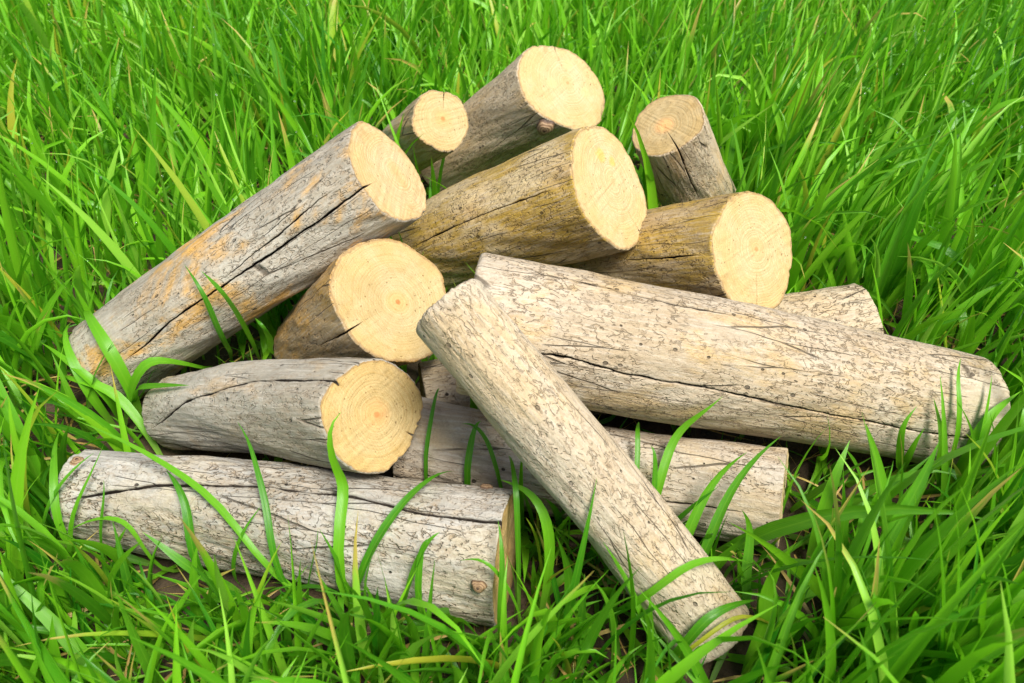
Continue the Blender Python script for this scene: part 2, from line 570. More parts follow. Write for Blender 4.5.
        cap = np.stack([b_ + even, b_ + even + 1, b_ + (even + 2) % nc, np.full(len(even), c_i)], 1)
        F2 = np.concatenate([F2, cap])
        if nc % 2:
            F2 = np.concatenate([F2, [[b_ + nc - 1, b_, c_i, c_i]]])[:-1]
        if not end:
            F2 = F2[:, ::-1]
        rimv = np.append(np.repeat(qs, nc), 0.0)
        mesh_obj('cut_face', V2, F2, face, parent=o, uv=V2[:, :2] - pc, attrs={'rim': np.stack([rimv, np.append(np.concatenate(dirt_shade), 0), rimv, rimv * 0 + 1], 1)})
    return L


KNOT = knot_material()


def add_knot(L, px, py, rad, lift=0.002, stretch=1.25):
    h = cyl_hit(L, px, py)
    if not h:
        return
    s, th, _ = h
    r0 = L.r0 + (L.r1 - L.r0) * s / L.len
    nr, nc = 9, 40
    V, U = [], []
    for i in range(nr):
        q = i / (nr - 1)
        for j in range(nc):
            a = 2 * math.pi * j / nc
            rr = rad * q * (1 + 0.1 * math.sin(3 * a + px) + 0.06 * math.sin(5 * a))
            u, v = rr * math.cos(a), rr * stretch * math.sin(a)
            hgt = lift * (1 - q ** 3) - 0.0022 * math.exp(-((q - 0.82) / 0.08) ** 2) - (0.004 if q > 0.97 else 0) + 0.0012 * math.sin(q * 18)*0.3
            R_ = r0 + hgt + 0.001
            t = th + u / r0
            V.append((R_ * math.cos(t), R_ * math.sin(t), s + v))
            U.append((q * math.cos(a), q * math.sin(a)))
    F = [(i * nc + j, i * nc + (j + 1) % nc, (i + 1) * nc + (j + 1) % nc, (i + 1) * nc + j) for i in range(nr - 1) for j in range(nc)]
    mesh_obj('knot', np.array(V), np.array(F), KNOT, parent=L.stem, uv=np.array(U))


GREY = (0.43, 0.40, 0.32)
GREYD = (0.30, 0.265, 0.195)
TAN = (0.58, 0.47, 0.28)
TAND = (0.47, 0.345, 0.18)
BRN = (0.50, 0.33, 0.12)
BRND = (0.36, 0.24, 0.10)
OLIVE = (0.42, 0.27, 0.035)
ORANGE = (0.60, 0.33, 0.07)
CREAM = (0.545, 0.435, 0.235)
_build = build_log


def build_log(key, near, far, rn, rf, label, bark, face, cracks=(), pith=None, **kw):
    """pith / single crack points are read off the sawn face plane"""
    near_, far_ = np.array(near), np.array(far)
    ax = near_ - far_
    ax /= np.linalg.norm(ax)
    y = np.array([0, 0, 1.0]) - ax * ax[2]
    y /= np.linalg.norm(y)
    x = np.cross(y, ax)

    def on_face(px, py):
        d = ray(px, py)
        t = ((near_ - CAM) @ ax) / (d @ ax)
        p = CAM + d * t - near_
        return p @ x, p @ y
    cracks = [(('rim', math.atan2(*on_face(*q[0][0])[::-1])), *q[1:]) if len(q[0]) == 1 else q for q in cracks]
    pl = (0.05, -0.04)
    if pith:
        a, b = on_face(*pith)
        k = max(1.0, math.hypot(a, b) / (0.75 * rn))
        pl = (a / rn / k, b / rn / k)
    return _build(key, near, far, rn, rf, label, bark, face, cracks, pl, **kw)


build_log('A', [-0.1395, 0.8715, 0.2787], [-0.5157, 0.8021, 0.0416], 0.0624, 0.0561,
          'long grey log with orange stains and a long crack, slanting up at the left',
          bark_material(1, GREY, GREYD, ORANGE, 0.95, 0.45, 1.0, 0.505), face_material(1, tuple(np.array(CREAM) * (1.04, 1.0, .98)), 0.25, [(0.004, 0.006, .012, (.62, .36, .14)), (-.006, -.012, .008, (.62, .36, .14))]),
          [([(370, 183), (279, 252), (192, 310), (128, 360)], .0013, .013, .0, .06),
           ([(330, 195), (293, 226), (236, 274)], .0009, .004, .02, .02)], pith=(394, 176), bow=.004, face_crack=.15, cut=16, trim=(0, .015))
build_log('B', [-0.0999, 1.1279, 0.2257], [-0.2197, 1.3173, 0.0578], 0.0426, 0.0426,
          'thin log with small round sawn end between the long grey log and the topmost log',
          bark_material(2, (0.54, 0.42, 0.25), TAND, ORANGE, 0.5, 0.3), face_material(2, tuple(np.array(CREAM) * (.95, .92, .82)), 0.9),
          [([(444, 92)], .0012, .008, .02, .02)], pith=(443, 119), face_crack=.55, bow=0.003)
build_log('C', [0.0765, 1.2336, 0.2302], [-0.1102, 1.325, 0.0425], 0.0700, 0.0610,
          'topmost log of the heap, with a wide lopsided sawn end and a knot',
          bark_material(3, (0.50, 0.42, 0.28), TAND, BRN, 0.5, 0.5), face_material(3, CREAM, 0.5, [(-.026, .016, .010, (.72, .44, .2)), (.022, .020, .010, (.72, .44, .2)), (.018, -.028, .010, (.72, .44, .2))]),
          [([(549, 42)], .0014, .008, .02, .02)], pith=(566, 84), ell=(.07, 2.2), lobe=[(-1.0, .7, .006, .17), (2.2, .7, .006, .17)], face_crack=.55, cut=14, bow=0.006)
build_log('D', [0.1132, 0.8785, 0.2583], [-0.1524, 1.0104, 0.0565], 0.0739, 0.0684,
          'thick yellowish brown log across the middle, its tilted sawn end under the topmost log',
          bark_material(4, (0.58, 0.46, 0.24), BRN, OLIVE, 1.0, 0.55, 1.0, 0.42), face_material(4, tuple(np.array(CREAM) * (1.03, 1.02, 1.0)), 0.25, [(.004, .034, .010, (.52, .40, .05)), (.020, .018, .007, (.52, .40, .05))]),
          [([(430, 244), (480, 221), (540, 196)], .001, .005, .03, .02), ([(640, 232)], .0015, .012, .0, .0)], pith=(613, 182), face_crack=.6, bow=0.007)
build_log('E', [0.2027, 1.0456, 0.2576], [0.3330, 1.1435, 0.0231], 0.0497, 0.0520,
          'short upright log leaning behind the heap, black crack running down from its top',
          bark_material(5, (0.50, 0.40, 0.26), TAND, ORANGE, 0.4, 0.7), face_material(5, tuple(np.array(CREAM) * (.86, .82, .74)), 0.9, [(0.0, 0.0, .011, (.74, .42, .17))], 0.3),
          [([(676, 146), (685, 166), (701, 199)], .0014, .014, .0, .05)], pith=(664, 126), face_crack=.75, bow=-0.004)
build_log('F', [0.2745, 0.8155, 0.2088], [0.0814, 0.986, 0.0544], 0.0690, 0.0680,
          'brown log with an upright round sawn end just above the longest log',
          bark_material(6, (0.50, 0.37, 0.18), (0.34, 0.23, 0.09), OLIVE, 0.9, 0.6, 1.0, 0.42), face_material(6, tuple(np.array(CREAM) * (1.0, .98, .93)), 0.6),
          [([(640, 263), (706, 256)], .0011, .007, .02, .0), ([(758, 309)], .0013, .009, .0, .0)], pith=(756, 249), face_crack=.6, cut=6, bow=0.005)
build_log('G', [-0.1312, 0.7597, 0.1837], [-0.2449, 0.8464, 0.0372], 0.0715, 0.0630,
          'short log showing the broadest round sawn end, tucked under the long grey log',
          bark_material(7, TAND, BRND, ORANGE, 0.8, 0.5, 1.0, 0.46), face_material(7, tuple(np.array(CREAM) * (.93, .92, .86)), 1.0, (), 0.25),
          [([(346, 331), (328, 344)], .0012, .010, .02, .03)], pith=(398, 302), face_crack=.2, rough=1.3, bow=0.003)
build_log('H', [-0.1336, 0.5966, 0.1641], [-0.4149, 0.7428, 0.0313], 0.0542, 0.0450,
          'smooth pale grey log tapering leftwards, lying on top of the frontmost log',
          bark_material(8, (0.44, 0.41, 0.335), GREYD, ORANGE, 0.3, 0.35), face_material(8, tuple(np.array(CREAM) * (.95, .88, .72)), 0.8, (), 0.2),
          [([(154, 429), (192, 406), (258, 388), (335, 380)], .0016, .006, .0, .03), ([(419, 445)], .0011, .006, .0, .0)], pith=(376, 415), face_crack=.1, cut=15, trim=(0, .022), bow=0.008)
build_log('I', [-0.0048, 0.5078, 0.0634], [-0.4732, 0.6059, 0.043], 0.0635, 0.049,
          'frontmost grey log lying flat in the grass, with long crack and small knots',
          bark_material(9, (0.44, 0.42, 0.37), (0.33, 0.31, 0.26), TAN, 0.4, 0.8), face_material(9, tuple(np.array(CREAM) * (.9, .8, .62)), 0.5, (), 0.4),
          [([(60, 502), (157, 487), (269, 487), (355, 500), (426, 515), (502, 529)], .0028, .011, .0, .03)], face_crack=.3, rough=1.2, bow=.004, trim=(0, .018))
build_log('J', [-0.0565, 0.5968, 0.2987], [0.1884, 0.4435, 0.0292], 0.0356, 0.0385,
          'slim pale log leaning diagonally over the front, lower end in the grass',
          bark_material(10, (0.54, 0.46, 0.335), (0.46, 0.37, 0.245), BRN, 0.4, 0.48, 0.7), face_material(10, CREAM, 0.5), edge=.0055, bow=0.004, cut=-16, rough=.6)
build_log('K', [-0.0435, 0.6684, 0.2236], [0.5545, 0.7120, 0.0500], 0.0690, 0.0660,
          'longest and thickest log, pale and wormholed, cracked, sloping down to the right',
          bark_material(11, (0.51, 0.43, 0.315), (0.42, 0.33, 0.21), BRN, 0.6, 0.62), face_material(11, CREAM, 0.5),
          [([(533, 353), (577, 360), (624, 376), (712, 394), (839, 419), (919, 434), (964, 440)], .0013, .013, .06, .02),
           ([(481, 269), (548, 278), (624, 296), (683, 310), (738, 320)], .0014, .006, .0, .04)], bow=.004, edge=.006, trim=(0, .034), cut=-12, rough=.6)
build_log('L', [0.2859, 0.5885, 0.052], [-0.1165, 0.6538, 0.0711], 0.0501, 0.0501,
          'greyish pitted log lying low beneath the slim diagonal log and the longest log',
          bark_material(12, (0.48, 0.42, 0.335), (0.35, 0.29, 0.21), TAND, 0.5, 0.8), face_material(12, CREAM, 0.5),
          [([(640, 497), (700, 504), (740, 510)], .001, .005, .02, .02)], trim=(.003, 0), cut=15, bow=-0.004)
build_log('M', [0.4655, 0.8766, 0.0545], [-0.1038, 0.744, 0.0416], 0.06, 0.0477,
          'mostly hidden log whose right end shows between the brown log and longest log',
          bark_material(13, (0.52, 0.44, 0.31), TAND, BRN, 0.3, 0.8), face_material(13, CREAM, 0.5), trim=(.018, 0), bow=0.005)

add_knot(LOGS['C'], 545, 128, .0125, .006)
add_knot(LOGS['I'], 479, 586, .0062, .0035)
add_knot(LOGS['I'], 486, 487, .0058, .002)
add_knot(LOGS['I'], 78, 462, .0078, .003)


# ------------------------------------------------------------------ ground
def ground_z(x, y):
    return 0.007 * noise2(x * 9 + 32, y * 9 + 32, 501) + 0.003 * noise2(x * 37 + 32, y * 37 + 32, 502)


def soil_material():
    m = NT('soil')
    oc = m.n('TexCoord').outputs['Object']
    a = m.noise(oc, 14, 5, 0.65)
    b = m.noise(oc, 90, 5, 0.7)
    c = m.mix(m.ramp(a, 0.35, 0.65), (0.050, 0.032, 0.016), (0.085, 0.056, 0.027))
    c = m.mix(m.ramp(b, 0.5, 0.7, 0, 0.6), c, (0.025, 0.017, 0.011))
    m.put(m.b.inputs['Base Color'], c)
    m.b.inputs['Roughness'].default_value = 0.95
    m.put(m.b.inputs['Normal'], m.bump(m.math('ADD', a, m.math('MULTIPLY', b, 0.5)), 1.0, 0.012))
    return m.m


g1 = np.concatenate([[-60, -20, -8], np.linspace(-3, 3, 241), [8, 20, 60]])
gx, gy = np.meshgrid(g1, np.concatenate([[-60, -20, -6], np.linspace(-1, 4, 201), [8, 20, 60]]), indexing='ij')
fade = (np.abs(gx) <= 3) & (gy >= -1) & (gy <= 4)
gz = ground_z(gx, gy) * fade
Vg = np.stack([gx, gy, gz], 2).reshape(-1, 3)
n1, n2 = gx.shape
ii, jj = np.meshgrid(np.arange(n1 - 1), np.arange(n2 - 1), indexing='ij')
Fg = np.stack([ii * n2 + jj, (ii + 1) * n2 + jj, (ii + 1) * n2 + jj + 1, ii * n2 + jj + 1], 2).reshape(-1, 4)
gr = mesh_obj('ground', Vg, Fg, soil_material())
gr['kind'] = 'structure'
gr['label'] = 'dark brown soil showing between the grass stems'
gr['category'] = 'ground'


# ------------------------------------------------------------------ grass
def blade_material(dry=False):
    m = NT('dry_blade' if dry else 'grass_blade')
    at = m.n('Attribute', attribute_name='tint')
    sep = m.n('SeparateColor')
    m.put(sep.inputs[0], at.outputs['Color'])
    hue, yel, tip = sep.outputs[0], sep.outputs[1], sep.outputs[2]
    uvn = m.n('TexCoord').outputs['UV']
    su = m.n('SeparateXYZ')
    m.put(su.inputs[0], uvn)
    u, v = su.outputs[0], su.outputs[1]
    vein = m.math('SINE', m.math('MULTIPLY', u, 63))
    mid = m.ramp(m.math('ABSOLUTE', m.math('SUBTRACT', u, 0.5)), 0.02, 0.075, 1, 0)
    if dry:
        c = m.mix(hue, (0.50, 0.33, 0.09), (0.30, 0.17, 0.055))
        c = m.mix(m.math('MULTIPLY', yel, 0.6), c, (0.56, 0.46, 0.12))
        tr = c
    else:
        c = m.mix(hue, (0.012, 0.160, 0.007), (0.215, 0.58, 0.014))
        c = m.mix(m.math('MULTIPLY', m.ramp(vein, -0.2, 1), 0.13), c, (0.17, 0.44, 0.015))
        c = m.mix(m.math('MULTIPLY', mid, 0.3), c, (0.2, 0.48, 0.03))
        bl = m.noise(m.mapping(uvn, (2.5, 12, 1)), 1, 4, 0.65)
        c = m.mix(m.ramp(bl, 0.4, 0.7, 0, 0.3), c, m.mix(0.5, c, (0.22, 0.44, 0.02)))
        pale = m.ramp(hue, 0.88, 1.0, 0, 0.42)
        c = m.mix(pale, c, (0.36, 0.60, 0.10))  # brightest blades painted paler to stand for dewy sheen
        # paler sheath near the base
        c = m.mix(m.ramp(v, 0.0, 0.22, 0.5, 0), c, (0.20, 0.32, 0.05))
        edge_n = m.noise(m.mapping(uvn, (3, 9, 1)), 1, 3, 0.6)
        tv = m.math('ADD', v, m.math('MULTIPLY', m.math('SUBTRACT', edge_n, 0.5), 0.25))
        tv = m.math('ADD', tv, m.math('SUBTRACT', m.math('MULTIPLY', tip, 0.5), 0.5))
        c = m.mix(m.ramp(tv, 0.82, 0.97), c, (0.52, 0.38, 0.09))
        c = m.mix(yel, c, (0.42, 0.40, 0.035))
        tr = m.mix(0.5, c, (0.27, 0.85, 0.01))
    m.put(m.b.inputs['Base Color'], c)
    m.b.inputs['Roughness'].default_value = 0.34
    m.b.inputs['Specular IOR Level'].default_value = 0.42
    bmp = m.bump(vein, 0.22, 0.0004)
    m.put(m.b.inputs['Normal'], bmp)
    t = m.n('BsdfTranslucent')
    m.put(t.inputs['Color'], tr)
    ms = m.n('MixShader')
    ms.inputs[0].default_value = 0.25 if dry else 0.35
    m.t.links.new(m.b.outputs[0], ms.inputs[1])
    m.t.links.new(t.outputs[0], ms.inputs[2])
    m.t.links.new(ms.outputs[0], m.out.inputs['Surface'])
    return m.m


# sight map of the log heap, used to keep the grass parted in front of it
MW, MH = 512, 342
dmap = np.full((MH, MW), 9.0)
yy, xx = np.mgrid[0:MH, 0:MW]
for L in LOGS.values():
    for q in np.linspace(0, 1, 90):
        p = L.far + (L.near - L.far) * q
        r = L.r0 + (L.r1 - L.r0) * q
        a, b, d = proj(p)
        rho2 = ((xx * 2 - a) ** 2 + (yy * 2 - b) ** 2) * (d / FPX) ** 2
        k = rho2 < r * r
        dd = d - np.sqrt(np.maximum(r * r - rho2, 0))
        dmap[k] = np.minimum(dmap[k], dd[k])


def log_tests(P):
    """P (n,k,3) -> (inside any log, fraction of points covering a log)"""
    sh = P.shape[:2]
    Q = P.reshape(-1, 3)
    ins = np.zeros(len(Q), bool)
    for L in LOGS.values():
        ax = (L.near - L.far) / L.len
        v = Q - L.far
        s = v @ ax
        d2 = (v * v).sum(1) - s * s
        r = L.r0 + (L.r1 - L.r0) * np.clip(s / L.len, 0, 1) + 0.003
        ins |= (s > -0.004) & (s < L.len + 0.004) & (d2 < r * r)
    v = Q - CAM
    d = np.maximum(v @ FW, 0.05)
    a = ((512 + FPX * v[:, 0] / d) / 2).astype(int)
    b = ((341.5 - FPX * (v @ UP) / d) / 2).astype(int)
    ok = (a >= 0) & (a < MW) & (b >= 0) & (b < MH)
    cov = np.zeros(len(Q), bool)
    dm_ = dmap[b[ok], a[ok]]
    cov[ok] = (dm_ < 8) & (d[ok] < dm_ + 0.02)
    return ins.reshape(sh).any(1), cov.reshape(sh).mean(1)


def spine(root, az, length, e0, bend, power, drift, seg):
    """centre lines (n,seg+1,3)"""
    n = len(root)
    t = (np.arange(seg) + 0.5) / seg
    el = e0[:, None] - bend[:, None] * t[None] ** power[:, None]
    a = az[:, None] + drift[:, None] * t[None]
    d = np.stack([np.cos(el) * np.cos(a), np.cos(el) * np.sin(a), np.sin(el)], 2) * (length / seg)[:, None, None]
    return np.concatenate([root[:, None], root[:, None] + np.cumsum(d, 1)], 1)


def ribbons(P, width, twist, fold, tint, wmax=0.38):
    """blades as folded ribbons from centre lines"""
    n, k = P.shape[:2]
    t = np.linspace(0, 1, k)
    T = np.gradient(P, axis=1)
    T /= np.linalg.norm(T, axis=2, keepdims=True) + 1e-9
    h = P[:, -1] - P[:, 0]
    az = np.arctan2(h[:, 1], h[:, 0])
    S0 = np.stack([-np.sin(az), np.cos(az), np.zeros(n)], 1)
    S = np.repeat(S0[:, None], k, 1)
    S = S - T * (S * T).sum(2, keepdims=True)
    S /= np.linalg.norm(S, axis=2, keepdims=True) + 1e-9
    N = np.cross(T, S)
    tw = twist[:, :1] + twist[:, 1:] * t[None]
    A = S * np.cos(tw)[..., None] + N * np.sin(tw)[..., None]
    B = -S * np.sin(tw)[..., None] + N * np.cos(tw)[..., None]
    prof = np.where(t < wmax, 0.45 + 0.55 * np.sin(0.5 * math.pi * t / wmax), np.clip(1 - ((t - wmax) / (1 - wmax)) ** 1.5, 0.0, 1))
    prof[-1] = 0.02
    wv = 0.5 * width[:, None] * prof[None]
    f = fold[:, None]
    L_ = P - A * (wv * np.cos(f))[..., None] + B * (wv * np.sin(f))[..., None]
    R_ = P + A * (wv * np.cos(f))[..., None] + B * (wv * np.sin(f))[..., None]
    V = np.stack([L_, P, R_], 2).reshape(-1, 3)
    uv = np.stack(np.broadcast_arrays(np.array([0, .5, 1.0])[None, None, :], t[None, :, None], np.zeros((n, 1, 1)))[:2], 3)
    uv = np.broadcast_to(uv, (n, k, 3, 2)).reshape(-1, 2)
    tc = np.repeat(np.concatenate([tint, np.ones((n, 1))], 1), k * 3, 0)
    base = (np.arange(n) * k * 3)[:, None, None] + (np.arange(k - 1) * 3)[None, :, None] + np.arange(2)[None, None, :]
    F = np.stack([base, base + 1, base + 4, base + 3], 3).reshape(-1, 4)
    return V, F, uv, tc


class Bag:
    def __init__(self):
        self.v, self.f, self.u, self.t, self.n = [], [], [], [], 0

    def add(self, r):
        self.v.append(r[0])
        self.f.append(r[1] + self.n)
        self.u.append(r[2])
        self.t.append(r[3])
        self.n += len(r[0])

    def build(self, name, mat, label, cat):
        o = mesh_obj(name, np.concatenate(self.v), np.concatenate(self.f), mat,
                     uv=np.concatenate(self.u), attrs={'tint': np.concatenate(self.t)})
        o['kind'] = 'stuff'
        o['label'] = label
        o['category'] = cat
        return o


grass = Bag()
TIPS = []


def field(x0, x1, y0, y1, plants, leaves, seg, hole=None, hscale=1.0, dhue=0.0):
    area = (x1 - x0) * (y1 - y0)
    n = int(area * plants)
    px, py = rng.uniform(x0, x1, n), rng.uniform(y0, y1, n)
    if hole:
        k = ~((px > hole[0]) & (px < hole[1]) & (py > hole[2]) & (py < hole[3]))
        px, py = px[k], py[k]
    # bare patches in the front strip
    front = np.clip((0.66 - py) / 0.3, 0, 1) * np.clip((0.40 - px) / 0.25, 0, 1)
    pk = rng.uniform(0, 1, len(px)) > front * 0.12 + 0.25 * (noise2(px * 5 + 32, py * 5 + 32, 77) > 0.35) * (py < 0.8)
    px, py, front = px[pk], py[pk], front[pk]
    n = len(px)
    nl = rng.integers(leaves[0], leaves[1] + 1, n)
    idx = np.repeat(np.arange(n), nl)
    m = len(idx)
    paz = rng.uniform(0, 2 * math.pi, n)
    ordn = np.concatenate([np.arange(q) for q in nl])
    hn = 1 + 0.28 * noise2(px * 2.6 + 32, py * 2.6 + 32, 78) + 0.15 * noise2(px * 9 + 32, py * 9 + 32, 79)
    root = np.stack([px[idx] + rng.normal(0, .006, m), py[idx] + rng.normal(0, .006, m), np.zeros(m)], 1)
    root[:, 2] = ground_z(root[:, 0], root[:, 1]) - 0.004
    az = paz[idx] + ordn * 2.4 + rng.normal(0, .5, m)
    # general lean of the sward
    lx = 0.17 * np.tanh(px[idx] * 1.6) + 0.25 * noise2(px[idx] * 1.7 + 32, py[idx] * 1.7 + 32, 80) + 0.10
    ly = 0.2 * noise2(px[idx] * 1.7 + 32, py[idx] * 1.7 + 32, 81) - 0.12
    dx, dy = np.cos(az) * 0.6 + lx, np.sin(az) * 0.6 + ly
    az = np.arctan2(dy, dx)
    length = rng.gamma(14, 1 / 14, m) * 0.205 * hn[idx] * hscale * (1 - 0.16 * np.clip((py[idx] - 1.1) / 0.5, 0, 1)) * (1 - 0.15 * front[idx])
    length = np.clip(length, 0.06, 0.31)
    e0 = np.clip(rng.normal(R(78), R(9), m), R(40), R(93))
    kind = rng.uniform(0, 1, m)
    bend = np.where(kind < 0.76, rng.uniform(R(2), R(35), m), np.where(kind < 0.94, rng.uniform(R(35), R(90), m), rng.uniform(R(95), R(165), m)))
    low = rng.uniform(0, 1, m) < 0.10 + 0.12 * front[idx]
    e0 = np.where(low, rng.uniform(R(15), R(50), m), e0)
    length = np.where(low, length * 0.8, length)
    power = rng.uniform(1.3, 3.2, m)
    drift = rng.normal(0, .35, m)
    P = spine(root, az, length, e0, bend, power, drift, seg)
    P[..., 2] = np.maximum(P[..., 2], ground_z(P[..., 0], P[..., 1]) + 0.001 * 0 - 0.004)
    ins, cov = log_tests(P)
    keep = ~ins & ((cov < 0.03) | (((root[:, 1] < 0.64) | (root[:, 0] > 0.47)) & ((rng.uniform(0, 1, m) < 0.05) | ((cov < 0.4) & (rng.uniform(0, 1, m) < 0.5)))))
    # leave clear air right at the lens
    keep &= ~((np.linalg.norm(P - CAM, axis=2) < 0.36).any(1))
    width = np.clip(rng.normal(0.0112, 0.0034, m), .004, .019) * (0.6 + 0.4 * length / 0.2)
    tw = np.stack([rng.normal(0, .45, m), rng.normal(0, .9, m)], 1)
    fold = rng.uniform(0.15, 0.85, m)
    patch = noise2(px[idx] * 4 + 32, py[idx] * 4 + 32, 82)
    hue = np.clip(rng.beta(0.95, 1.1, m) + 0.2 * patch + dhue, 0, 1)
    yel = np.where(rng.uniform(0, 1, m) < 0.035, rng.uniform(0.3, 1, m), rng.uniform(0, .08, m))
    tip = np.where(rng.uniform(0, 1, m) < 0.2, rng.uniform(0.6, 1.3, m), 0)
    P, width, tw, fold = P[keep], width[keep], tw[keep], fold[keep]
    tint = np.stack([hue, yel, tip], 1)[keep]
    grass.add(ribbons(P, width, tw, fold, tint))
    TIPS.append(P[:, -2:])


field(-1.7, 1.9, 0.06, 2.7, 880, (3, 5), 8, dhue=0.08)  # tinted a little lighter to stand for the better lit grass
field(-0.9, 0.9, 0.15, 0.60, 700, (3, 5), 8, hscale=0.66, dhue=-0.2)  # front fields tinted darker, shade between the blades put into their colour
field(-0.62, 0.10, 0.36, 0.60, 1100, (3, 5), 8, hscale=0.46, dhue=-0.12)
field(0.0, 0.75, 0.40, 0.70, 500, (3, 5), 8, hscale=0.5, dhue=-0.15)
field(-4.0, 4.2, -0.4, 5.5, 420, (3, 5), 5, hole=(-1.7, 1.9, 0.06, 2.7))

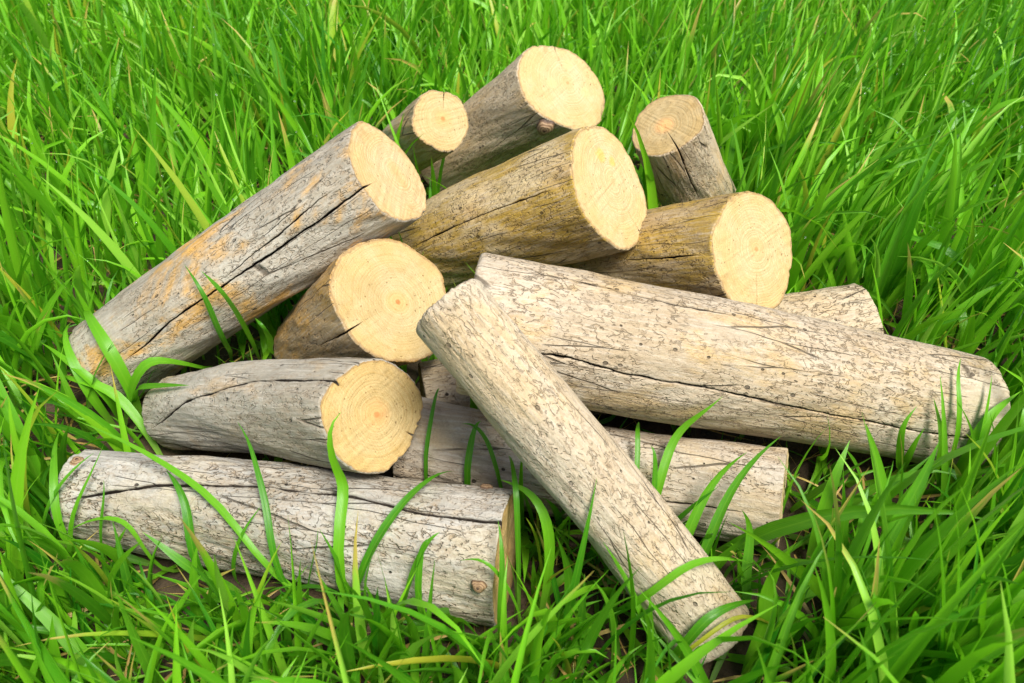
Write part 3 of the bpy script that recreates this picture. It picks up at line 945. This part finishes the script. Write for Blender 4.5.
# broad single blades growing in front of and between the logs
# (log whose surface they stand before or None, pixels root -> mid -> tip, width px, hue, dryness)
HERO = [
    (None, (330, 552), (205, 490), (73, 419), 9, .75, 0), (None, (355, 560), (348, 485), (341, 412), 14, .8, 0),
    (None, (338, 556), (395, 512), (456, 470), 12, .35, 0), (None, (296, 556), (266, 500), (247, 420), 9, .35, 0),
    (None, (205, 553), (190, 510), (166, 470), 12, .3, 0), (None, (68, 592), (74, 535), (104, 444), 8, .6, 0),
    (None, (112, 566), (109, 520), (104, 480), 7, .4, 0), (None, (114, 582), (122, 548), (134, 522), 12, .6, 0),
    (None, (185, 566), (130, 518), (64, 529), 7, .8, 0), (None, (243, 596), (198, 556), (148, 528), 12, .5, 0),
    (None, (312, 597), (317, 560), (318, 528), 9, .5, 0), (None, (396, 588), (418, 562), (440, 532), 11, .5, 0),
    (None, (112, 700), (70, 640), (-25, 552), 19, .8, 0), (None, (152, 690), (168, 628), (205, 570), 11, .7, 0),
    (None, (500, 612), (503, 575), (498, 520), 8, .5, 0), (None, (530, 601), (500, 575), (459, 561), 8, .6, 0),
    (None, (538, 625), (548, 520), (500, 482), 13, .8, 0), (None, (520, 530), (516, 495), (508, 455), 7, .4, 0),
    ('L', (512, 470), (490, 446), (461, 424), 7, .3, 0), ('L', (421, 464), (431, 425), (442, 381), 6, .1, 0),
    ('L', (462, 470), (470, 448), (481, 421), 8, .15, 0), ('L', (586, 421), (596, 402), (612, 383), 7, .35, 0),
    ('L', (638, 495), (637, 440), (637, 386), 6, .5, 0), ('L', (646, 506), (668, 450), (712, 383), 11, .7, 0),
    ('L', (652, 500), (655, 474), (650, 445), 7, .4, 0), (None, (672, 625), (692, 520), (747, 452), 14, .6, 0),
    (None, (697, 622), (716, 520), (781, 436), 13, .45, 0), (None, (672, 672), (640, 600), (604, 540), 14, .6, 0),
    (None, (604, 624), (680, 566), (756, 564), 11, .8, 0), (None, (672, 660), (705, 618), (757, 600), 13, .4, 0),
    (None, (665, 629), (730, 615), (798, 646), 6, .8, 1), (None, (503, 660), (548, 622), (602, 600), 13, .7, 0),
    (None, (440, 690), (436, 650), (478, 700), 20, .5, 0),
    (None, (808, 672), (892, 535), (939, 442), 24, .55, 0), (None, (895, 586), (955, 520), (1028, 476), 15, .5, 0),
    (None, (782, 553), (868, 505), (935, 452), 12, .55, 0), (None, (902, 640), (884, 500), (866, 424), 17, .7, 0),
    (None, (807, 570), (828, 497), (850, 440), 15, .75, 0), (None, (822, 490), (822, 450), (824, 410), 7, .9, 0),
    (None, (742, 690), (766, 590), (797, 542), 18, .9, 0), (None, (956, 450), (952, 405), (955, 364), 7, .7, 0),
    (None, (948, 484), (972, 430), (1009, 396), 15, .85, 0), (None, (988, 503), (996, 450), (1013, 408), 18, .9, 0),
    (None, (964, 690), (982, 615), (997, 565), 14, .8, 0), (None, (947, 610), (944, 545), (925, 500), 14, .9, 0),
    (None, (912, 626), (908, 596), (880, 601), 12, .9, 0), (None, (768, 640), (815, 590), (873, 567), 10, .7, 0),
    (None, (865, 688), (930, 625), (966, 594), 14, .7, 0), (None, (858, 690), (838, 662), (823, 644), 12, .7, 0),
    ('A', (232, 362), (212, 312), (186, 265), 8, .3, 0), ('A', (260, 362), (236, 312), (202, 271), 10, .45, 0),
    ('A', (283, 362), (268, 336), (254, 315), 8, .4, 0), (None, (106, 376), (150, 358), (213, 366), 14, .7, 0),
    (None, (72, 368), (84, 318), (98, 264), 10, .7, 0), (None, (132, 392), (112, 344), (86, 312), 16, .75, 0),
    (None, (585, 600), (575, 560), (548, 520), 11, .6, 0), (None, (560, 640), (570, 585), (556, 535), 12, .5, 0),
    (None, (620, 660), (612, 610), (625, 570), 12, .45, 0), (None, (430, 600), (420, 560), (432, 540), 9, .4, 0),
    (None, (120, 424), (95, 380), (40, 342), 13, .8, 0), (None, (88, 430), (92, 385), (120, 338), 11, .6, 0),
    (None, (150, 420), (110, 388), (60, 376), 12, .9, 0), (None, (60, 420), (66, 370), (52, 322), 12, .5, 0),
    (None, (140, 432), (138, 398), (160, 372), 10, .4, 0), (None, (98, 440), (72, 408), (30, 400), 12, .7, 0),
    (None, (110, 410), (84, 372), (78, 330), 12, .75, 0), (None, (128, 415), (150, 392), (196, 390), 10, .5, 0),
    (None, (75, 520), (58, 480), (60, 430), 10, .7, 0), (None, (50, 560), (58, 500), (95, 455), 10, .5, 0),
    (None, (985, 500), (972, 440), (985, 380), 13, .7, 0), (None, (930, 490), (936, 430), (928, 398), 11, .6, 0),
    (None, (1010, 505), (1004, 440), (1022, 385), 15, .8, 0), (None, (962, 492), (968, 440), (950, 400), 12, .5, 0),
    (None, (900, 482), (905, 452), (920, 425), 10, .6, 0), (None, (1000, 520), (1012, 470), (1030, 430), 14, .7, 0),
    (None, (820, 690), (850, 610), (902, 545), 17, .6, 0), (None, (930, 690), (915, 620), (935, 560), 14, .5, 0),
    (None, (1000, 690), (975, 630), (940, 590), 15, .6, 0), (None, (860, 600), (842, 540), (858, 485), 13, .6, 0),
    (None, (220, 690), (250, 640), (300, 612), 13, .7, 0), (None, (300, 680), (285, 630), (296, 585), 12, .5, 0),
    (None, (60, 660), (40, 610), (48, 560), 13, .6, 0), (None, (560, 690), (580, 640), (622, 610), 13, .5, 0),
    (None, (390, 690), (402, 640), (380, 600), 12, .6, 0), (None, (640, 690), (655, 640), (650, 590), 13, .55, 0),
    (None, (255, 600), (240, 560), (262, 505), 9, .5, 0), (None, (380, 600), (372, 560), (392, 520), 8, .6, 0),
    (None, (905, 470), (896, 440), (912, 405), 9, .6, 0), (None, (865, 520), (858, 470), (842, 440), 9, .5, 0),
    (None, (780, 600), (752, 560), (726, 545), 10, .5, 0), (None, (720, 640), (748, 560), (742, 510), 12, .6, 0),
]
hp, hw_, ht = [], [], []


def push_out(P, margin=0.011):
    """slide points that sit inside a log off its surface"""
    for _ in range(4):
        for L in LOGS.values():
            ax = (L.near - L.far) / L.len
            v = P - L.far
            s = v @ ax
            rad = v - s[:, None] * ax
            d = np.linalg.norm(rad, axis=1)
            r = L.r0 + (L.r1 - L.r0) * np.clip(s / L.len, 0, 1) + margin
            k = (s > -margin) & (s < L.len + margin) & (d < r)
            P[k] += rad[k] / d[k, None] * (r - d)[k, None]
    return P


for (ref, a, b, c, wpx, hue, dry) in HERO:
    lim = []
    for p in (a, b, c):
        if ref:
            h_ = cyl_hit(LOGS[ref], *p)
            lim.append(h_[2] - 0.012 if h_ else 9)
        else:
            q = (int(np.clip(p[0] / 2, 0, MW - 1)), int(np.clip(p[1] / 2, 0, MH - 1)))
            lim.append(dmap[q[1], q[0]] - 0.012)
    tg = CAM[2] / -ray(*a)[2]
    tm, tt = min(tg - 0.01, lim[1]), min(tg - 0.02, lim[2])
    if ref:
        tm = tt = min(tm, tt)
    pb, pc = CAM + ray(*b) * tm, CAM + ray(*c) * tt
    if tg < lim[0]:
        pa = CAM + ray(*a) * tg
    else:
        # rooted in the gap in front of the log it covers
        pa = CAM + ray(*a) * lim[0]
        pa[2] = 0
        for _ in range(60):
            if not log_tests(pa[None, None])[0][0]:
                break
            pa[1] -= 0.004
        pa[1] -= 0.004
    ts = np.linspace(0, 1, 15)[:, None]
    P = pa * (1 - ts) * (1 - 2 * ts) + pb * 4 * ts * (1 - ts) + pc * ts * (2 * ts - 1)
    P[:, 2] = np.maximum(P[:, 2], -0.004)
    for _ in range(5):
        P = push_out(P)
        P[1:-1] = 0.25 * P[:-2] + 0.5 * P[1:-1] + 0.25 * P[2:]
    hp.append(P)
    hw_.append(0.88 * wpx / FPX * tm)
    ht.append((max(0.05, hue - 0.28), 0.9 if dry else 0.03, 0))
n = len(hp)
grass.add(ribbons(np.array(hp), np.array(hw_), np.stack([rng.normal(0, .2, n), rng.normal(0, .35, n)], 1),
                  rng.uniform(.15, .5, n), np.array(ht), 0.45))
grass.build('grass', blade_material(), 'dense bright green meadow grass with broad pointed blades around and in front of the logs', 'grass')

# dead straw lying on the soil
straw = Bag()
n = 5200
sx, sy = rng.uniform(-1.3, 1.4, n), rng.uniform(0.1, 1.9, n)
root = np.stack([sx, sy, ground_z(sx, sy) + rng.uniform(0.001, 0.03, n)], 1)
P = spine(root, rng.uniform(0, 6.28, n), rng.uniform(.03, .13, n), rng.normal(0.05, .16, n), rng.normal(0.2, .3, n),
          rng.uniform(1, 2, n), rng.normal(0, .7, n), 6)
P[..., 2] = np.maximum(P[..., 2], ground_z(P[..., 0], P[..., 1]) + 0.001)
ins, cov = log_tests(P)
k = ~ins & (cov < .1)
P = P[k]
n = len(P)
straw.add(ribbons(P, rng.uniform(.0012, .0055, n), rng.normal(0, .7, (n, 2)), rng.uniform(.1, .7, n),
                  np.stack([rng.uniform(0, 1, n), rng.uniform(0, 1, n), np.zeros(n)], 1)))
straw.build('dry_straw', blade_material(True), 'yellow and brown dead straw lying on the soil under the grass', 'straw')

# dew beads on blade tips
tips = np.concatenate(TIPS)
tips = tips[(tips[:, 0, 1] > 0.9) & (tips[:, 0, 1] < 2.7)]
tips = tips[rng.choice(len(tips), 1500, replace=False)]
fq = rng.uniform(0, 1, (len(tips), 1))
cen = tips[:, 0] * (1 - fq) + tips[:, 1] * fq
ico = np.array([[0, 0, 1], [1, 0, 0], [0, 1, 0], [-1, 0, 0], [0, -1, 0], [0, 0, -1]], float)
la = np.linspace(0, math.pi, 6)
lo = np.linspace(0, 2 * math.pi, 9)[:-1]
sv = np.array([[math.sin(a) * math.cos(b), math.sin(a) * math.sin(b), math.cos(a)] for a in la for b in lo])
sf = np.array([[i * 8 + j, (i + 1) * 8 + j, (i + 1) * 8 + (j + 1) % 8, i * 8 + (j + 1) % 8] for i in range(5) for j in range(8)])
rad = rng.uniform(.0009, .0019, len(cen))
V = (cen[:, None] + sv[None] * rad[:, None, None]).reshape(-1, 3)
F = (sf[None] + (np.arange(len(cen)) * len(sv))[:, None, None]).reshape(-1, 4)
dm = NT('dew_water')
dm.b.inputs['Base Color'].default_value = (0.9, 0.95, 0.9, 1)
dm.b.inputs['Roughness'].default_value = 0.03
dm.b.inputs['IOR'].default_value = 1.33
dm.b.inputs['Transmission Weight'].default_value = 0.9
do = mesh_obj('dew_drops', V, F, dm.m)
do['kind'] = 'stuff'
do['label'] = 'tiny glinting dew drops on the tips of the grass behind the logs'
do['category'] = 'dew'
